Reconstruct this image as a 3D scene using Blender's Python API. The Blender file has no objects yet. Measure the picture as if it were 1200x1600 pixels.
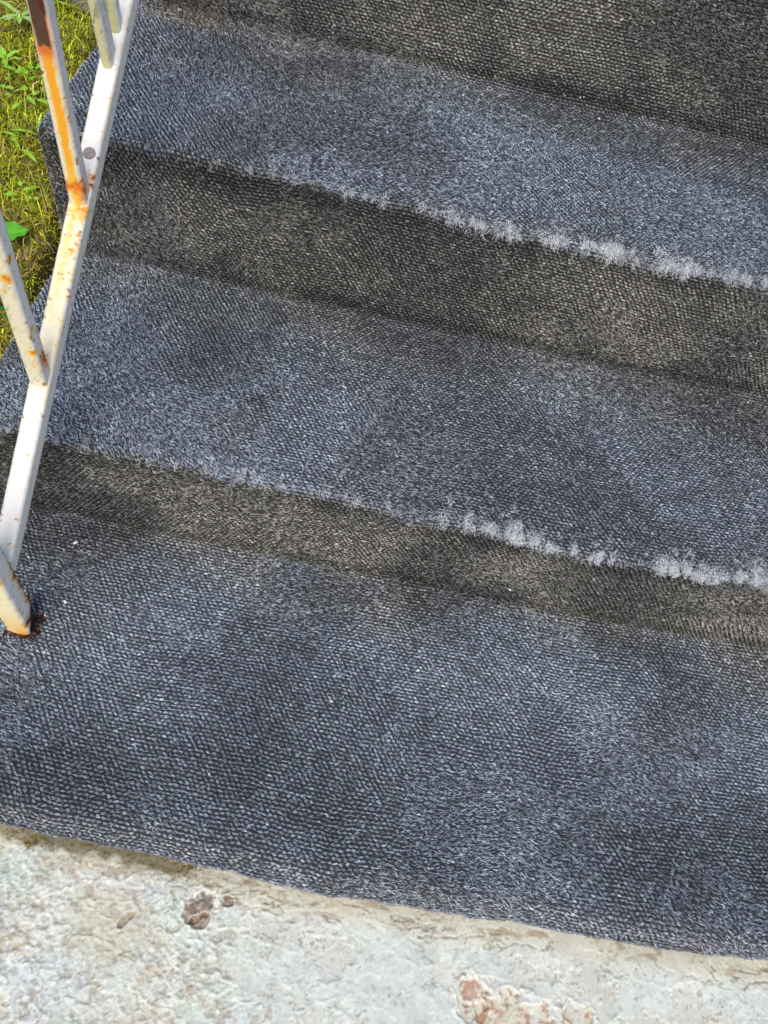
import bpy, math, random
import numpy as np
from mathutils import Matrix, Vector, Euler

random.seed(7)
RNG = np.random.default_rng(11)
scene = bpy.context.scene
COL = scene.collection

# ------------------------------------------------------------------ camera
cam_d = bpy.data.cameras.new('camera')
cam = bpy.data.objects.new('camera', cam_d); COL.objects.link(cam)
right = Vector((0.9782824, 0.13752777, 0.15507951))
down = Vector((0.20018963, -0.82086351, -0.53488991))
fwd = Vector((0.05373689, 0.5543187, -0.83056796))
m3 = Matrix((right, -down, -fwd)).transposed()
cam.matrix_world = Matrix.Translation((0.4955, -0.5468, 0.9795)) @ m3.to_4x4()
cam_d.sensor_fit = 'VERTICAL'; cam_d.sensor_height = 24.0
cam_d.lens = 24.0 * 1187.3 / 1600.0
cam_d.clip_start = 0.01; cam_d.clip_end = 500
scene.camera = cam

# ------------------------------------------------------------------ sky and sun
SUN_EL, SUN_AZ = math.radians(56), math.radians(184)   # azimuth clockwise from +y
world = bpy.data.worlds.new('World'); scene.world = world; world.use_nodes = True
wn = world.node_tree; wn.nodes.clear()
sky = wn.nodes.new('ShaderNodeTexSky'); sky.sky_type = 'NISHITA'; sky.sun_disc = False
sky.sun_elevation = SUN_EL; sky.sun_rotation = SUN_AZ
sky.air_density = 0.8; sky.dust_density = 3.5; sky.ozone_density = 1.0
bg = wn.nodes.new('ShaderNodeBackground'); bg.inputs['Strength'].default_value = 0.12
wo = wn.nodes.new('ShaderNodeOutputWorld')
wn.links.new(sky.outputs[0], bg.inputs[0]); wn.links.new(bg.outputs[0], wo.inputs[0])
sun_d = bpy.data.lights.new('sun', 'SUN'); sun_d.energy = 1.5; sun_d.angle = math.radians(40)
sun_d.color = (1.0, 0.95, 0.87)
sun = bpy.data.objects.new('sun', sun_d); COL.objects.link(sun)
sdir = Vector((math.sin(SUN_AZ) * math.cos(SUN_EL), math.cos(SUN_AZ) * math.cos(SUN_EL), math.sin(SUN_EL)))
sun.rotation_euler = sdir.to_track_quat('Z', 'Y').to_euler()
sun.location = sdir * 8

vs = scene.view_settings
vs.view_transform = 'Standard'; vs.look = 'None'; vs.exposure = 0.6; vs.gamma = 1; vs.use_curve_mapping = False


# ------------------------------------------------------------------ helpers
def _hash(i, j, k, seed):
    h = (i * 374761393 + j * 668265263 + k * 2147483647 + seed * 144665) & 0xFFFFFFFF
    h = ((h ^ (h >> 13)) * 1274126177) & 0xFFFFFFFF
    h = (h ^ (h >> 16)) & 0xFFFFFFFF
    h = ((h ^ (h >> 15)) * 2246822519) & 0xFFFFFFFF
    return ((h ^ (h >> 13)) & 0xFFFFFF) / float(0xFFFFFF)


def vnoise(x, y, seed=0):
    x = np.asarray(x, float); y = np.asarray(y, float)
    xi = np.floor(x).astype(np.int64); yi = np.floor(y).astype(np.int64)
    fx = x - xi; fy = y - yi
    ux = fx * fx * fx * (fx * (fx * 6 - 15) + 10); uy = fy * fy * fy * (fy * (fy * 6 - 15) + 10)
    a = _hash(xi, yi, 0, seed); b = _hash(xi + 1, yi, 0, seed)
    c = _hash(xi, yi + 1, 0, seed); d = _hash(xi + 1, yi + 1, 0, seed)
    return (a * (1 - ux) + b * ux) * (1 - uy) + (c * (1 - ux) + d * ux) * uy


def fbm(x, y, octv=4, seed=0, gain=0.5):
    s = 0; amp = 1; tot = 0
    for o in range(octv):
        ca, sa = math.cos(o * 0.9 + 0.3), math.sin(o * 0.9 + 0.3)
        xx = (x * ca - y * sa) * 2 ** o + 17.3 * o; yy = (x * sa + y * ca) * 2 ** o - 9.1 * o
        s = s + amp * vnoise(xx, yy, seed + o * 31); tot += amp; amp *= gain
    return s / tot


def sstep(a, b, x):
    t = np.clip((x - a) / (b - a), 0, 1)
    return t * t * (3 - 2 * t)


def mixc(c0, c1, t):
    t = np.asarray(t)[..., None]
    return np.asarray(c0) * (1 - t) + np.asarray(c1) * t


def np_mesh(name, verts, faces, mat=None, parent=None, smooth=True, cols=None):
    """verts (n,3), faces list of arrays (m,k) of one or more k."""
    me = bpy.data.meshes.new(name)
    if not isinstance(faces, list): faces = [faces]
    verts = np.ascontiguousarray(verts, dtype=np.float32)
    nl = sum(f.size for f in faces); nf = sum(len(f) for f in faces)
    me.vertices.add(len(verts)); me.vertices.foreach_set('co', verts.ravel())
    me.loops.add(nl); me.loops.foreach_set('vertex_index', np.concatenate([f.ravel() for f in faces]).astype(np.int32))
    me.polygons.add(nf)
    tot = np.concatenate([np.full(len(f), f.shape[1]) for f in faces]).astype(np.int32)
    st = np.concatenate([[0], np.cumsum(tot)[:-1]]).astype(np.int32)
    me.polygons.foreach_set('loop_start', st)
    me.polygons.foreach_set('use_smooth', np.full(nf, bool(smooth)))
    me.update(calc_edges=True)
    if cols is not None:
        at = me.color_attributes.new('col', 'FLOAT_COLOR', 'POINT')
        c4 = np.ones((len(verts), 4), np.float32); c4[:, :3] = cols
        at.data.foreach_set('color', c4.ravel())
    if mat: me.materials.append(mat)
    o = bpy.data.objects.new(name, me); COL.objects.link(o)
    if parent: o.parent = parent
    return o


def grid_faces(nu, nv):
    i = np.arange(nu - 1)[:, None] * nv + np.arange(nv - 1)[None, :]
    return np.stack([i, i + nv, i + nv + 1, i + 1], -1).reshape(-1, 4)


def empty(name, loc=(0, 0, 0), rotz=0):
    o = bpy.data.objects.new(name, None); COL.objects.link(o)
    o.location = loc; o.rotation_euler = (0, 0, rotz); o.empty_display_size = 0.05
    return o


def tag(o, label=None, cat=None, group=None, kind=None):
    if label: o['label'] = label
    if cat: o['category'] = cat
    if group: o['group'] = group
    if kind: o['kind'] = kind
    return o


def material(name, color=None, rough=0.8, spec=0.3, bump=None, vary=None, sheen=0.0, trans=0.0, metallic=0.0):
    """color None -> reads the 'col' attribute. bump=(scale, strength, distance). vary=(scale, amount)."""
    m = bpy.data.materials.new(name); m.use_nodes = True
    nt = m.node_tree; N = nt.nodes; L = nt.links
    p = N['Principled BSDF']
    p.inputs['Roughness'].default_value = rough
    p.inputs['Specular IOR Level'].default_value = spec
    p.inputs['Metallic'].default_value = metallic
    if sheen:
        p.inputs['Sheen Weight'].default_value = sheen
        p.inputs['Sheen Roughness'].default_value = 0.5
    if color is None:
        a = N.new('ShaderNodeVertexColor'); a.layer_name = 'col'; src = a.outputs[0]
    else:
        a = N.new('ShaderNodeRGB'); a.outputs[0].default_value = (*color, 1); src = a.outputs[0]
    tc = N.new('ShaderNodeTexCoord')
    if vary:
        nz = N.new('ShaderNodeTexNoise'); nz.inputs['Scale'].default_value = vary[0]; nz.inputs['Detail'].default_value = 6
        nz.inputs['Roughness'].default_value = 0.7
        L.new(tc.outputs['Object'], nz.inputs['Vector'])
        mr = N.new('ShaderNodeMapRange'); mr.inputs[1].default_value = 0.25; mr.inputs[2].default_value = 0.75
        mr.inputs[3].default_value = 1 - vary[1]; mr.inputs[4].default_value = 1 + vary[1]
        L.new(nz.outputs[0], mr.inputs[0])
        mx = N.new('ShaderNodeVectorMath'); mx.operation = 'SCALE'
        L.new(src, mx.inputs[0]); L.new(mr.outputs[0], mx.inputs['Scale']); src = mx.outputs[0]
    L.new(src, p.inputs['Base Color'])
    if bump:
        nz = N.new('ShaderNodeTexNoise'); nz.inputs['Scale'].default_value = bump[0]; nz.inputs['Detail'].default_value = 8
        nz.inputs['Roughness'].default_value = 0.65
        L.new(tc.outputs['Object'], nz.inputs['Vector'])
        b = N.new('ShaderNodeBump'); b.inputs['Strength'].default_value = bump[1]; b.inputs['Distance'].default_value = bump[2]
        L.new(nz.outputs[0], b.inputs['Height']); L.new(b.outputs[0], p.inputs['Normal'])
    if trans:
        out = N['Material Output']
        tr = N.new('ShaderNodeBsdfTranslucent'); L.new(src, tr.inputs[0])
        ms = N.new('ShaderNodeMixShader'); ms.inputs[0].default_value = trans
        L.new(p.outputs[0], ms.inputs[1]); L.new(tr.outputs[0], ms.inputs[2]); L.new(ms.outputs[0], out.inputs[0])
    return m


# ------------------------------------------------------------------ dimensions
H1, H2, H3 = 0.1613, 0.3537, 0.585          # tread heights
Y1, Y2, Y3, Y4 = 0.0, 0.360, 0.7365, 1.12   # riser faces
H4 = 0.785
Y_END = 1.75
YF = -0.421                                  # front edge of the landing carpet
Z_PAVE = -0.040
X_W = 1.46                                   # width of the flight

# ------------------------------------------------------------------ carpet profile
def fillet_path(pts, radii, step=0.0035):
    out = [np.array(pts[0], float)]
    for i in range(1, len(pts) - 1):
        a, b, c = (np.array(p, float) for p in pts[i - 1:i + 2])
        u = (a - b) / np.linalg.norm(a - b); v = (c - b) / np.linalg.norm(c - b)
        ang = math.acos(max(-1, min(1, float(u @ v))))
        r = radii[i]; t = r / math.tan(ang / 2)
        p0, p1 = b + u * t, b + v * t
        for k in range(13):
            w = k / 12                        # smooth corner as a quadratic curve
            out.append((1 - w) ** 2 * p0 + 2 * w * (1 - w) * b + w * w * p1)
    out.append(np.array(pts[-1], float))
    out = np.array(out)
    d = np.concatenate([[0], np.cumsum(np.linalg.norm(np.diff(out, axis=0), axis=1))])
    n = int(d[-1] / step); s = np.linspace(0, d[-1], n)
    return np.stack([np.interp(s, d, out[:, 0]), np.interp(s, d, out[:, 1])], 1), s


PTS = [(YF + 0.004, Z_PAVE + 0.003), (YF + 0.002, -0.022), (YF + 0.018, 0.0), (Y1 - 0.006, -0.002), (Y1, H1), (Y2 - 0.006, H1 - 0.004),
       (Y2, H2), (Y3 - 0.006, H2 - 0.004), (Y3, H3), (Y4 - 0.006, H3 - 0.004), (Y4, H4), (Y_END, H4)]
RAD = [0, 0.007, 0.011, 0.015, 0.013, 0.017, 0.014, 0.022, 0.016, 0.03, 0.016, 0]
PROF, PS = fillet_path(PTS, RAD)
# arc positions of the nosings (closest profile sample)
def s_of(y, z):
    return PS[np.argmin((PROF[:, 0] - y) ** 2 + (PROF[:, 1] - z) ** 2)]
S_N1, S_N2, S_N3, S_N4 = s_of(Y1, H1), s_of(Y2, H2), s_of(Y3, H3), s_of(Y4, H4)
S_R1, S_R2, S_R3, S_R4 = s_of(Y1 - 0.006, 0), s_of(Y2 - 0.006, H1), s_of(Y3 - 0.006, H2), s_of(Y4 - 0.006, H3)
S_F = s_of(YF + 0.018, 0.0)
dP = np.gradient(PROF, axis=0); dP /= np.linalg.norm(dP, axis=1)[:, None]
NRM = np.stack([-dP[:, 1], dP[:, 0]], 1)


def carpet_point(x, s, lift=0.0):
    """world point and normal of the soft carpet at (x, s)"""
    py = np.interp(s, PS, PROF[:, 0]); pz = np.interp(s, PS, PROF[:, 1])
    ny = np.interp(s, PS, NRM[:, 0]); nz = np.interp(s, PS, NRM[:, 1])
    ln = np.sqrt(ny * ny + nz * nz) + 1e-9; ny = ny / ln; nz = nz / ln
    # slow waviness of the laid cloth
    wob = (fbm(x * 5 + 3, s * 5, 3, 5) - 0.5) * 0.010 + (fbm(x * 22, s * 22, 3, 8) - 0.5) * 0.0035
    wob = wob * sstep(0.0, 0.06, s)
    # the nosings and bottoms wander sideways a little
    k1 = np.exp(-((s - S_N1) / 0.06) ** 2); k2 = np.exp(-((s - S_N2) / 0.06) ** 2); k3 = np.exp(-((s - S_N3) / 0.06) ** 2)
    o1 = np.interp(x, [0, .05, .38, .634, .80, .894, .98, 1.064, 1.2], [.004, .004, .001, -.001, -.006, -.007, .000, .006, .008])
    o2 = np.interp(x, [0, .098, .292, .44, .556, .69, .825, 1.002, 1.2], [-.003, -.002, .004, .002, -.005, -.002, -.002, .008, .008])
    py = py + k1 * o1 + k2 * o2 + (k1 + k2 + k3) * (0.0025 * np.sin(x * 31 + s * 9) + (fbm(x * 45, s * 0 + 2, 3, 9) - .5) * .006)
    pz = pz + (k1 + k2 + k3) * (fbm(x * 14, s * 0 + 7, 3, 10) - .5) * 0.009
    kr = np.exp(-((s - S_R1) / 0.05) ** 2) + np.exp(-((s - S_R2) / 0.05) ** 2)
    py = py + kr * (np.interp(x, [0, .9, 1.1, 1.3], [0, 0, .008, .01]) + (fbm(x * 8, s * 0 + 4, 2, 12) - .5) * .010)
    # front edge bows toward the pavement
    wf = sstep(S_F + 0.25, S_F, s)
    dx = np.interp(x, [0, .17, .357, .562, .816, .964, 1.123, 1.5], [.008, .006, .001, -.009, -.003, -.004, .004, .012])
    py = py + wf * (dx + (fbm(x * 60, x * 0, 3, 3) - .5) * 0.004 + (fbm(x * 12, x * 0 + 5, 2, 4) - .5) * 0.003)
    off = wob + lift
    # left and right edges are rolled down
    e = np.minimum(x, X_W - x)
    roll = np.where(e < 0.012, -0.012 * (1 - np.sqrt(np.clip(1 - ((0.012 - e) / 0.012) ** 2, 0, 1))), 0)
    off = off + np.maximum(roll, -0.012)
    P = np.stack([x, py + ny * off, pz + nz * off], -1)
    return P, ny, nz


def wear_shade_of(x, s):
    """wear with corner shade painted in: 0 = dark brown, shaded and unworn pile (risers, bottoms), 1 = weathered blue-grey pile (treads)"""
    n = (fbm(x * 7, s * 7, 4, 21) - 0.5)
    hf = (fbm(x * 75, s * 45, 3, 22) - 0.5)
    f = np.zeros_like(s)
    def back_edge(sr, width):  # occlusion toward the riser painted into the tread back, along with less wear
        q = sr + 0.006 - s                       # distance out from the crease
        return 0.40 * sstep(0.0, 0.008, q) + 0.60 * sstep(0.015 + n * .10, width + n * 0.20, q)
    f = f + (s < S_R1) * back_edge(S_R1, 0.11)
    for sn, sr, back in ((S_N1, S_R2, 0.13), (S_N2, S_R3, 0.17), (S_N3, S_R4, 0.2)):
        a = sstep(sn - 0.006 + n * 0.01 + hf * .024, sn + 0.006 + n * 0.01 + hf * .024, s) * back_edge(sr, back)
        f = f + a
    f = f + (s > S_N4) * 1.0
    return np.clip(f, 0, 1)


def fray_of(x, s):
    w1 = np.interp(x, [0, .05, .30, .38, .46, .52, .60, .72, .80, .86, 1.0, 1.08, 1.2], [.06, .08, .16, .34, .14, .14, .38, .85, .9, .95, .90, .6, .2])
    w2 = np.interp(x, [0, .1, .25, .40, .50, .58, .68, .76, .82, .9, 1.05, 1.2], [.03, .05, .10, .18, .40, .38, .62, .72, .9, .6, .85, .6])
    n = fbm(x * 16, s * 6, 3, 40); m = fbm(x * 120, s * 75, 3, 41); q = fbm(x * 55, s * 22, 3, 43)
    r = 0
    for w, sn in ((w1, S_N1), (w2, S_N2)):
        d = s - sn
        low = sstep(-0.007 + (m - .5) * 0.022, 0.001 + (m - .5) * 0.022, d)
        reach = 0.008 + 0.030 * sstep(.30, .70, n) * (0.35 + w * .65) + (q - .5) * .03
        reach = np.maximum(reach, 0.004)
        band = low * sstep(reach, reach * 0.25, d)
        tuft = sstep(0.40, 0.62, q * .55 + m * .45)
        r = r + w * band * (0.15 + 0.85 * tuft)
    d = s - S_F
    r = r + 0.16 * np.exp(-((d + 0.012) / 0.016) ** 2) * sstep(0.35, 0.6, m)
    return np.clip(r, 0, 1)


def carpet_color(x, s):
    fd = wear_shade_of(x, s); fr = fray_of(x, s)
    n = fbm(x * 9 + 5, s * 9, 4, 61); n2 = fbm(x * 3.1, s * 3.1, 3, 62)
    brown = mixc((0.118, 0.118, 0.112), (0.235, 0.230, 0.214), sstep(0.3, 0.75, n))
    blue = mixc((0.117, 0.138, 0.170), (0.192, 0.225, 0.272), sstep(0.28, 0.72, n * 0.6 + n2 * 0.4))
    purp = np.array((0.140, 0.146, 0.168))
    blue = mixc(blue, purp, 0.45 * sstep(0.45, 0.65, fbm(x * 4.5, s * 4.5, 3, 77)))
    sky_ = sstep(.50, .72, fbm(x * 5.5 + 2, s * 5.5, 3, 64)) * 0.8 + 0.5 * sstep(.30, .05, x) * sstep(.35, .6, n)
    blue = mixc(blue, (0.245, 0.296, 0.365), np.clip(sky_, 0, 1) * 0.6)
    c = mixc(brown, blue, fd)
    for sn in (S_N1, S_N2, S_N3):             # darker band right under each nosing
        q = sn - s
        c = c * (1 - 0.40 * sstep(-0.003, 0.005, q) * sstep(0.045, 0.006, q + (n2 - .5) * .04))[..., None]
    dust = sstep(1.2, 0.3, np.sqrt(((x - .10) / .10) ** 2 + ((s - S_R3 + .01) / .045) ** 2) + (n - .5) * 1.2)
    c = mixc(c, (0.19, 0.16, 0.125), dust * .7)
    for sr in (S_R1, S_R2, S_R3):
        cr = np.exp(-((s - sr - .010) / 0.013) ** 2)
        c = c * (1 - 0.42 * cr)[..., None]  # crease shadow painted into the carpet colour, with some gathered dirt
    y_ = s - S_F                              # trodden middle of the bottom carpet is paler than its rim
    c = c * (1 + (s < S_R1) * (0.22 * np.exp(-((y_ - 0.23) / 0.09) ** 2) - 0.12 * np.exp(-((y_ - .07) / .06) ** 2)))[..., None]
    lip = np.exp(-((s - (S_F - 0.010)) / 0.018) ** 2)
    c = mixc(c, (0.21, 0.215, 0.235), 0.7 * lip)
    c = mixc(c, (0.42, 0.46, 0.52), fr * 0.45)
    return c, fd, fr


M_carpet = material('carpet_backing', None, 0.95, 0.1, bump=(900, 0.6, 0.002), vary=(420, 0.45))
M_pile = material('carpet_pile', None, 0.75, 0.2)

xs = np.linspace(0.0, X_W, 440); ss = PS[::1]
X, S = np.meshgrid(xs, ss, indexing='ij')
P, _, _ = carpet_point(X.ravel(), S.ravel())
# side skirts: extra columns going straight down
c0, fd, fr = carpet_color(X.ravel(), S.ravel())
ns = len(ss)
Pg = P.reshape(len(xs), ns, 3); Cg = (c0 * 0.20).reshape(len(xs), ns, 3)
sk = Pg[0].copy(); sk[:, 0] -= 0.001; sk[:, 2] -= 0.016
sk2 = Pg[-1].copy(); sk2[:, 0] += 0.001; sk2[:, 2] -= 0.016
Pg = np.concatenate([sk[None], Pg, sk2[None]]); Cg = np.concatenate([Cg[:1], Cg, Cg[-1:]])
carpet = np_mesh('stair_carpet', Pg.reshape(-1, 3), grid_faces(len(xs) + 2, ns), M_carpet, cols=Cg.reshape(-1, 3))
tag(carpet, 'worn blue-grey needle felt carpet covering the concrete steps, whitish frayed at the step edges', 'carpet')


def fibres(x, s, ang, length, width, arch, col, lift0=0.0003, tiltup=None):
    """kite-shaped bent fibres: 4 verts, 2 tris each"""
    n = len(x)
    P0, ny, nz = carpet_point(x, s)
    T = np.stack([np.zeros(n), nz, -ny], -1)          # up the profile
    Nn = np.stack([np.zeros(n), ny, nz], -1)
    Xd = np.array((1.0, 0, 0))
    ca, sa = np.cos(ang)[:, None], np.sin(ang)[:, None]
    D = Xd * ca + T * sa; W = -Xd * sa + T * ca
    L = length[:, None]; w = width[:, None]
    a = P0 - D * L * 0.5 + Nn * lift0
    b = P0 + D * L * 0.5 + Nn * (lift0 + (tiltup[:, None] if tiltup is not None else 0))
    mid = P0 + Nn * arch[:, None] + W * (RNG.uniform(-0.2, 0.2, (n, 1)) * L) + D * L * RNG.uniform(-.15, .15, (n, 1))
    if tiltup is not None: mid = mid + Nn * tiltup[:, None] * 0.5
    tw = RNG.uniform(-0.7, 0.7, (n, 1))
    m1 = mid + W * w * 0.5 + Nn * w * 0.5 * tw; m2 = mid - W * w * 0.5 - Nn * w * 0.5 * tw
    V = np.stack([a, m1, b, m2], 1).reshape(-1, 3)
    i = np.arange(n) * 4
    F = np.concatenate([np.stack([i, i + 1, i + 3], 1), np.stack([i + 1, i + 2, i + 3], 1)])
    C = np.repeat(col, 4, axis=0)
    return V, F, C


def join(parts):
    vs_, fs_, cs_, o = [], [], [], 0
    for V, F, C in parts:
        vs_.append(V); fs_.append(F + o); cs_.append(C); o += len(V)
    return np.concatenate(vs_), np.concatenate(fs_), np.concatenate(cs_)


# looped pile on a staggered lattice
S_MAX = S_N3 + 0.42
PX, PY = 0.0070, 0.0050
gx = np.arange(0.001, 1.30, PX); gs = np.arange(0.0, S_MAX, PY)
GX, GS = np.meshgrid(gx, gs, indexing='ij')
row = np.arange(len(gs))[None, :] % 2
GX = GX + row * PX * 0.5
wx = (fbm(GX * 12, GS * 12, 3, 91) - .5) * 0.007; wy = (fbm(GX * 12, GS * 12, 3, 92) - .5) * 0.007
bx, bs = (GX + wx).ravel(), (GS + wy).ravel()
parts = []
lay = (fbm(bx * 8, bs * 8, 3, 93) - 0.5) * 1.1 - 0.22 - 0.5 * sstep(0.45, 0.1, bx) * (bs > S_N1)
nb = np.exp(RNG.normal(0, 0.22, len(bx)))
lay = lay + RNG.normal(0, .16, len(bx))
for k in range(7):
    n = len(bx)
    sp = 1.0 + 1.3 * sstep(.48, .66, fbm(bx * 6, bs * 6, 3, 95))      # crushed, fuzzier zones
    x = bx + RNG.normal(0, 0.0010, n) * sp; s = bs + RNG.normal(0, 0.0006, n) * sp
    ok = (x > 0.0005) & (x < X_W - .001) & (s > 0.0) & (RNG.random(n) < 0.94)
    x, s = x[ok], s[ok]; n = len(x)
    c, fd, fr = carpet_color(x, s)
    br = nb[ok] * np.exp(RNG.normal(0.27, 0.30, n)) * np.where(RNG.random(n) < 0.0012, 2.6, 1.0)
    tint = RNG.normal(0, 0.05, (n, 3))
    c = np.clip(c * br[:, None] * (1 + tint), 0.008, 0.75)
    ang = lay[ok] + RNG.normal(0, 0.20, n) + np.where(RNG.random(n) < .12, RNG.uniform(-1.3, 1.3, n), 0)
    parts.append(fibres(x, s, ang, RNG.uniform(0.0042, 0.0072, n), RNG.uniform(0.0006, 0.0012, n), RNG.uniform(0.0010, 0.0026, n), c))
V, F, C = join(parts)
pile = np_mesh('pile', V, F, M_pile, carpet, smooth=False, cols=C)
tag(pile, kind='stuff')

# broken fuzz standing at the worn edges
parts = []
n = 400000
x = RNG.uniform(0.0, 1.28, n); which = RNG.integers(0, 2, n)
s = np.where(which == 0, S_N1, S_N2) + RNG.uniform(-0.012, 0.06, n)
fr = fray_of(x, s)
ok = RNG.random(n) < fr * 0.30 + 0.004
x, s, fr = x[ok], s[ok], fr[ok]; n = len(x)
c = mixc((0.20, 0.22, 0.25), (0.74, 0.77, 0.80), np.clip(RNG.random(n) * 0.9 * (0.35 + fr), 0, 1))
ang = math.pi / 2 * RNG.choice([-1, 1], n) + RNG.normal(0, 0.65, n)
parts.append(fibres(x, s, ang, RNG.uniform(0.003, 0.008, n), RNG.uniform(0.0004, 0.0009, n), RNG.uniform(0.0012, 0.003, n), c,
                    tiltup=RNG.uniform(0.0, 0.004, n)))
for (tab, sn) in ((1, S_N1), (2, S_N2)):
    m_ = 3000
    tx = RNG.uniform(0.0, 1.28, m_)
    wgt = fray_of(tx, np.full(m_, sn + 0.004)) * 0.6 + fray_of(tx, np.full(m_, sn + 0.014)) * .6 + 0.008
    gate = 0.22 + 0.78 * sstep(.40, .56, fbm(tx * 26, tx * 0 + sn * 50, 3, 47))
    keep = RNG.random(m_) < wgt * 1.1 * gate
    tx = tx[keep]; wgt = wgt[keep]
    ts = sn + RNG.uniform(-0.007, 0.008, len(tx)) + RNG.exponential(0.013, len(tx)) * (RNG.random(len(tx)) < .7)
    ta = math.pi / 2 + RNG.normal(0, 0.75, len(tx))
    rep = RNG.integers(2, 14, len(tx))
    idx = np.repeat(np.arange(len(tx)), rep); n = len(idx)
    x = tx[idx] + RNG.normal(0, 0.0020, n); s = ts[idx] + RNG.normal(0, 0.0030, n)
    ok = (x > .001) & (x < 1.4); idx = idx[ok]; x = x[ok]; s = s[ok]; n = len(x)
    bright = (RNG.random(len(tx)) ** 1.0 * (0.35 + 0.75 * np.clip(wgt, 0, 1)))[idx] * RNG.uniform(.5, 1.25, n)
    c = mixc((0.26, 0.28, 0.31), (0.90, 0.92, 0.93), np.clip(bright, 0, 1))
    parts.append(fibres(x, s, ta[idx] + RNG.normal(0, .45, n), RNG.uniform(0.003, 0.009, n), RNG.uniform(0.0004, 0.0009, n),
                        RNG.uniform(0.0012, 0.0030, n), c, tiltup=RNG.uniform(-.001, 0.0008, n)))
n = 900                                      # loose threads along the cut front edge
x = RNG.uniform(0, 1.3, n); s = RNG.uniform(-.004, .006, n).clip(0.0005, 1)
c = mixc((0.06, 0.065, 0.08), (0.30, 0.31, 0.33), RNG.random(n))
parts.append(fibres(x, s, math.pi / 2 + RNG.normal(0, .7, n), RNG.uniform(.004, .011, n), RNG.uniform(.0004, .0009, n), RNG.uniform(.001, .003, n), c))
V, F, C = join(parts)
fuzz = np_mesh('frayed_fuzz', V, F, M_pile, carpet, smooth=False, cols=C)
tag(fuzz, kind='stuff')

# ------------------------------------------------------------------ concrete steps under the carpet
M_conc = material('old_concrete', (0.30, 0.285, 0.25), 0.92, 0.2, bump=(60, 0.7, 0.004), vary=(14, 0.3))
M_paint_conc = material('flaking_concrete', None, 0.75, 0.3, bump=(700, 0.35, 0.0006), vary=(260, 0.09))

t = 0.010
prof = [(YF + 0.022, Z_PAVE - 0.05), (YF + 0.022, -t), (Y1 + t, -t), (Y1 + t, H1 - t), (Y2 + t, H1 - t), (Y2 + t, H2 - t), (Y3 + t, H2 - t),
        (Y3 + t, H3 - t), (Y4 + t, H3 - t), (Y4 + t, H4 - t), (Y_END - .005, H4 - t), (Y_END - .005, Z_PAVE - 0.05)]
V = np.array([(0.014, y, z) for y, z in prof] + [(X_W - 0.014, y, z) for y, z in prof])
k = len(prof)
steps = bpy.data.meshes.new('concrete_steps')
steps.from_pydata([tuple(v) for v in V], [], [tuple(range(k)), tuple(range(2 * k - 1, k - 1, -1))] +
                  [(i, i + k, (i + 1) % k + k, (i + 1) % k) for i in range(k)])
steps.materials.append(M_conc); steps.update()
so = bpy.data.objects.new('concrete_steps', steps); COL.objects.link(so)
tag(so, 'concrete steps climbing away under the grey carpet', 'steps')

# ------------------------------------------------------------------ painted, flaking concrete pavement
gx = np.concatenate([np.arange(-0.62, 0.08, 0.02), np.arange(0.08, 1.24, 0.0014), np.arange(1.24, 2.4, 0.03)])
gy = np.concatenate([np.arange(-2.6, -0.70, 0.04), np.arange(-0.70, -0.385, 0.0014), [-0.38, -0.36]])
X, Y = np.meshgrid(gx, gy, indexing='ij'); X = X.ravel(); Y = Y.ravel()
leftness = sstep(0.72, 0.36, X + (fbm(X * 9, Y * 9, 3, 3) - .5) * .25)
edge_y = np.interp(X, [0, .17, .357, .562, .816, .964, 1.123, 1.5], [.008, .006, .001, -.009, -.003, -.004, .004, .012]) + YF
dE = edge_y - Y                                   # distance out from the carpet
big = fbm(X * 14, Y * 14, 5, 101); mid = fbm(X * 70, Y * 70, 4, 102); fine = fbm(X * 240, Y * 240, 3, 103)
rid = 1 - np.abs(fbm(X * 150 + mid * 2, Y * 150, 3, 104) - 0.5) * 2
rid2 = 1 - np.abs(fbm(X * 38 + big * 3, Y * 38, 4, 105) - 0.5) * 2
rough = np.clip(0.25 + 0.85 * leftness + (big - .5) * 1.2, 0.05, 1)
band = sstep(0.038, 0.006, dE + (fbm(X * 30, Y * 60, 4, 106) - .5) * 0.018)      # dirt-stained strip along the mat
Z = Z_PAVE + (big - .5) * 0.006 + (mid - .5) * 0.0014 * rough + (fine - .5) * 0.0013 * rough
pl = fbm(X * 24 + (mid - .5) * 1.2, Y * 24, 5, 140); flake = sstep(.485, .50, pl); lipn = np.exp(-((pl - .502) / .012) ** 2)
Z = Z + flake * 0.0010 + lipn * 0.0005
crust = sstep(0.84, 0.95, rid) * rough
crust2 = sstep(0.86, 0.95, rid2)
Z += crust * 0.0006 + crust2 * 0.0009 * (0.3 + rough)
Z += band * 0.0015
pit = sstep(0.60, 0.70, fbm(X * 105, Y * 105, 4, 107)) * rough * sstep(.35, .6, big) + sstep(.70, .76, fbm(X * 130, Y * 130, 3, 108)) * (0.4 + 0.6 * rough)
pit = np.clip(pit, 0, 1); Z -= pit * 0.0010
pale = mixc((0.60, 0.65, 0.64), (0.70, 0.73, 0.71), sstep(.3, .7, mid))
col = pale
col = mixc(col, (0.60, 0.59, 0.55), (1 - flake) * .55)
col = mixc(col, (0.84, 0.86, 0.84), lipn * .45)
col = mixc(col, (0.36, 0.31, 0.26), np.exp(-((pl - .478) / .005) ** 2) * .45 * rough)
warm = sstep(.45, .7, fbm(X * 22 + 4, Y * 22, 4, 110)) * (0.25 + 0.75 * leftness)
col = mixc(col, (0.62, 0.60, 0.53), warm * 0.5)
col = mixc(col, (0.56, 0.63, 0.70), 0.5 * sstep(.52, .68, fbm(X * 18, Y * 18, 3, 111)) * leftness)
col = mixc(col, (0.55, 0.63, 0.53), 0.5 * sstep(.55, .7, fbm(X * 20 + 9, Y * 20, 3, 112)) * leftness)
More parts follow.
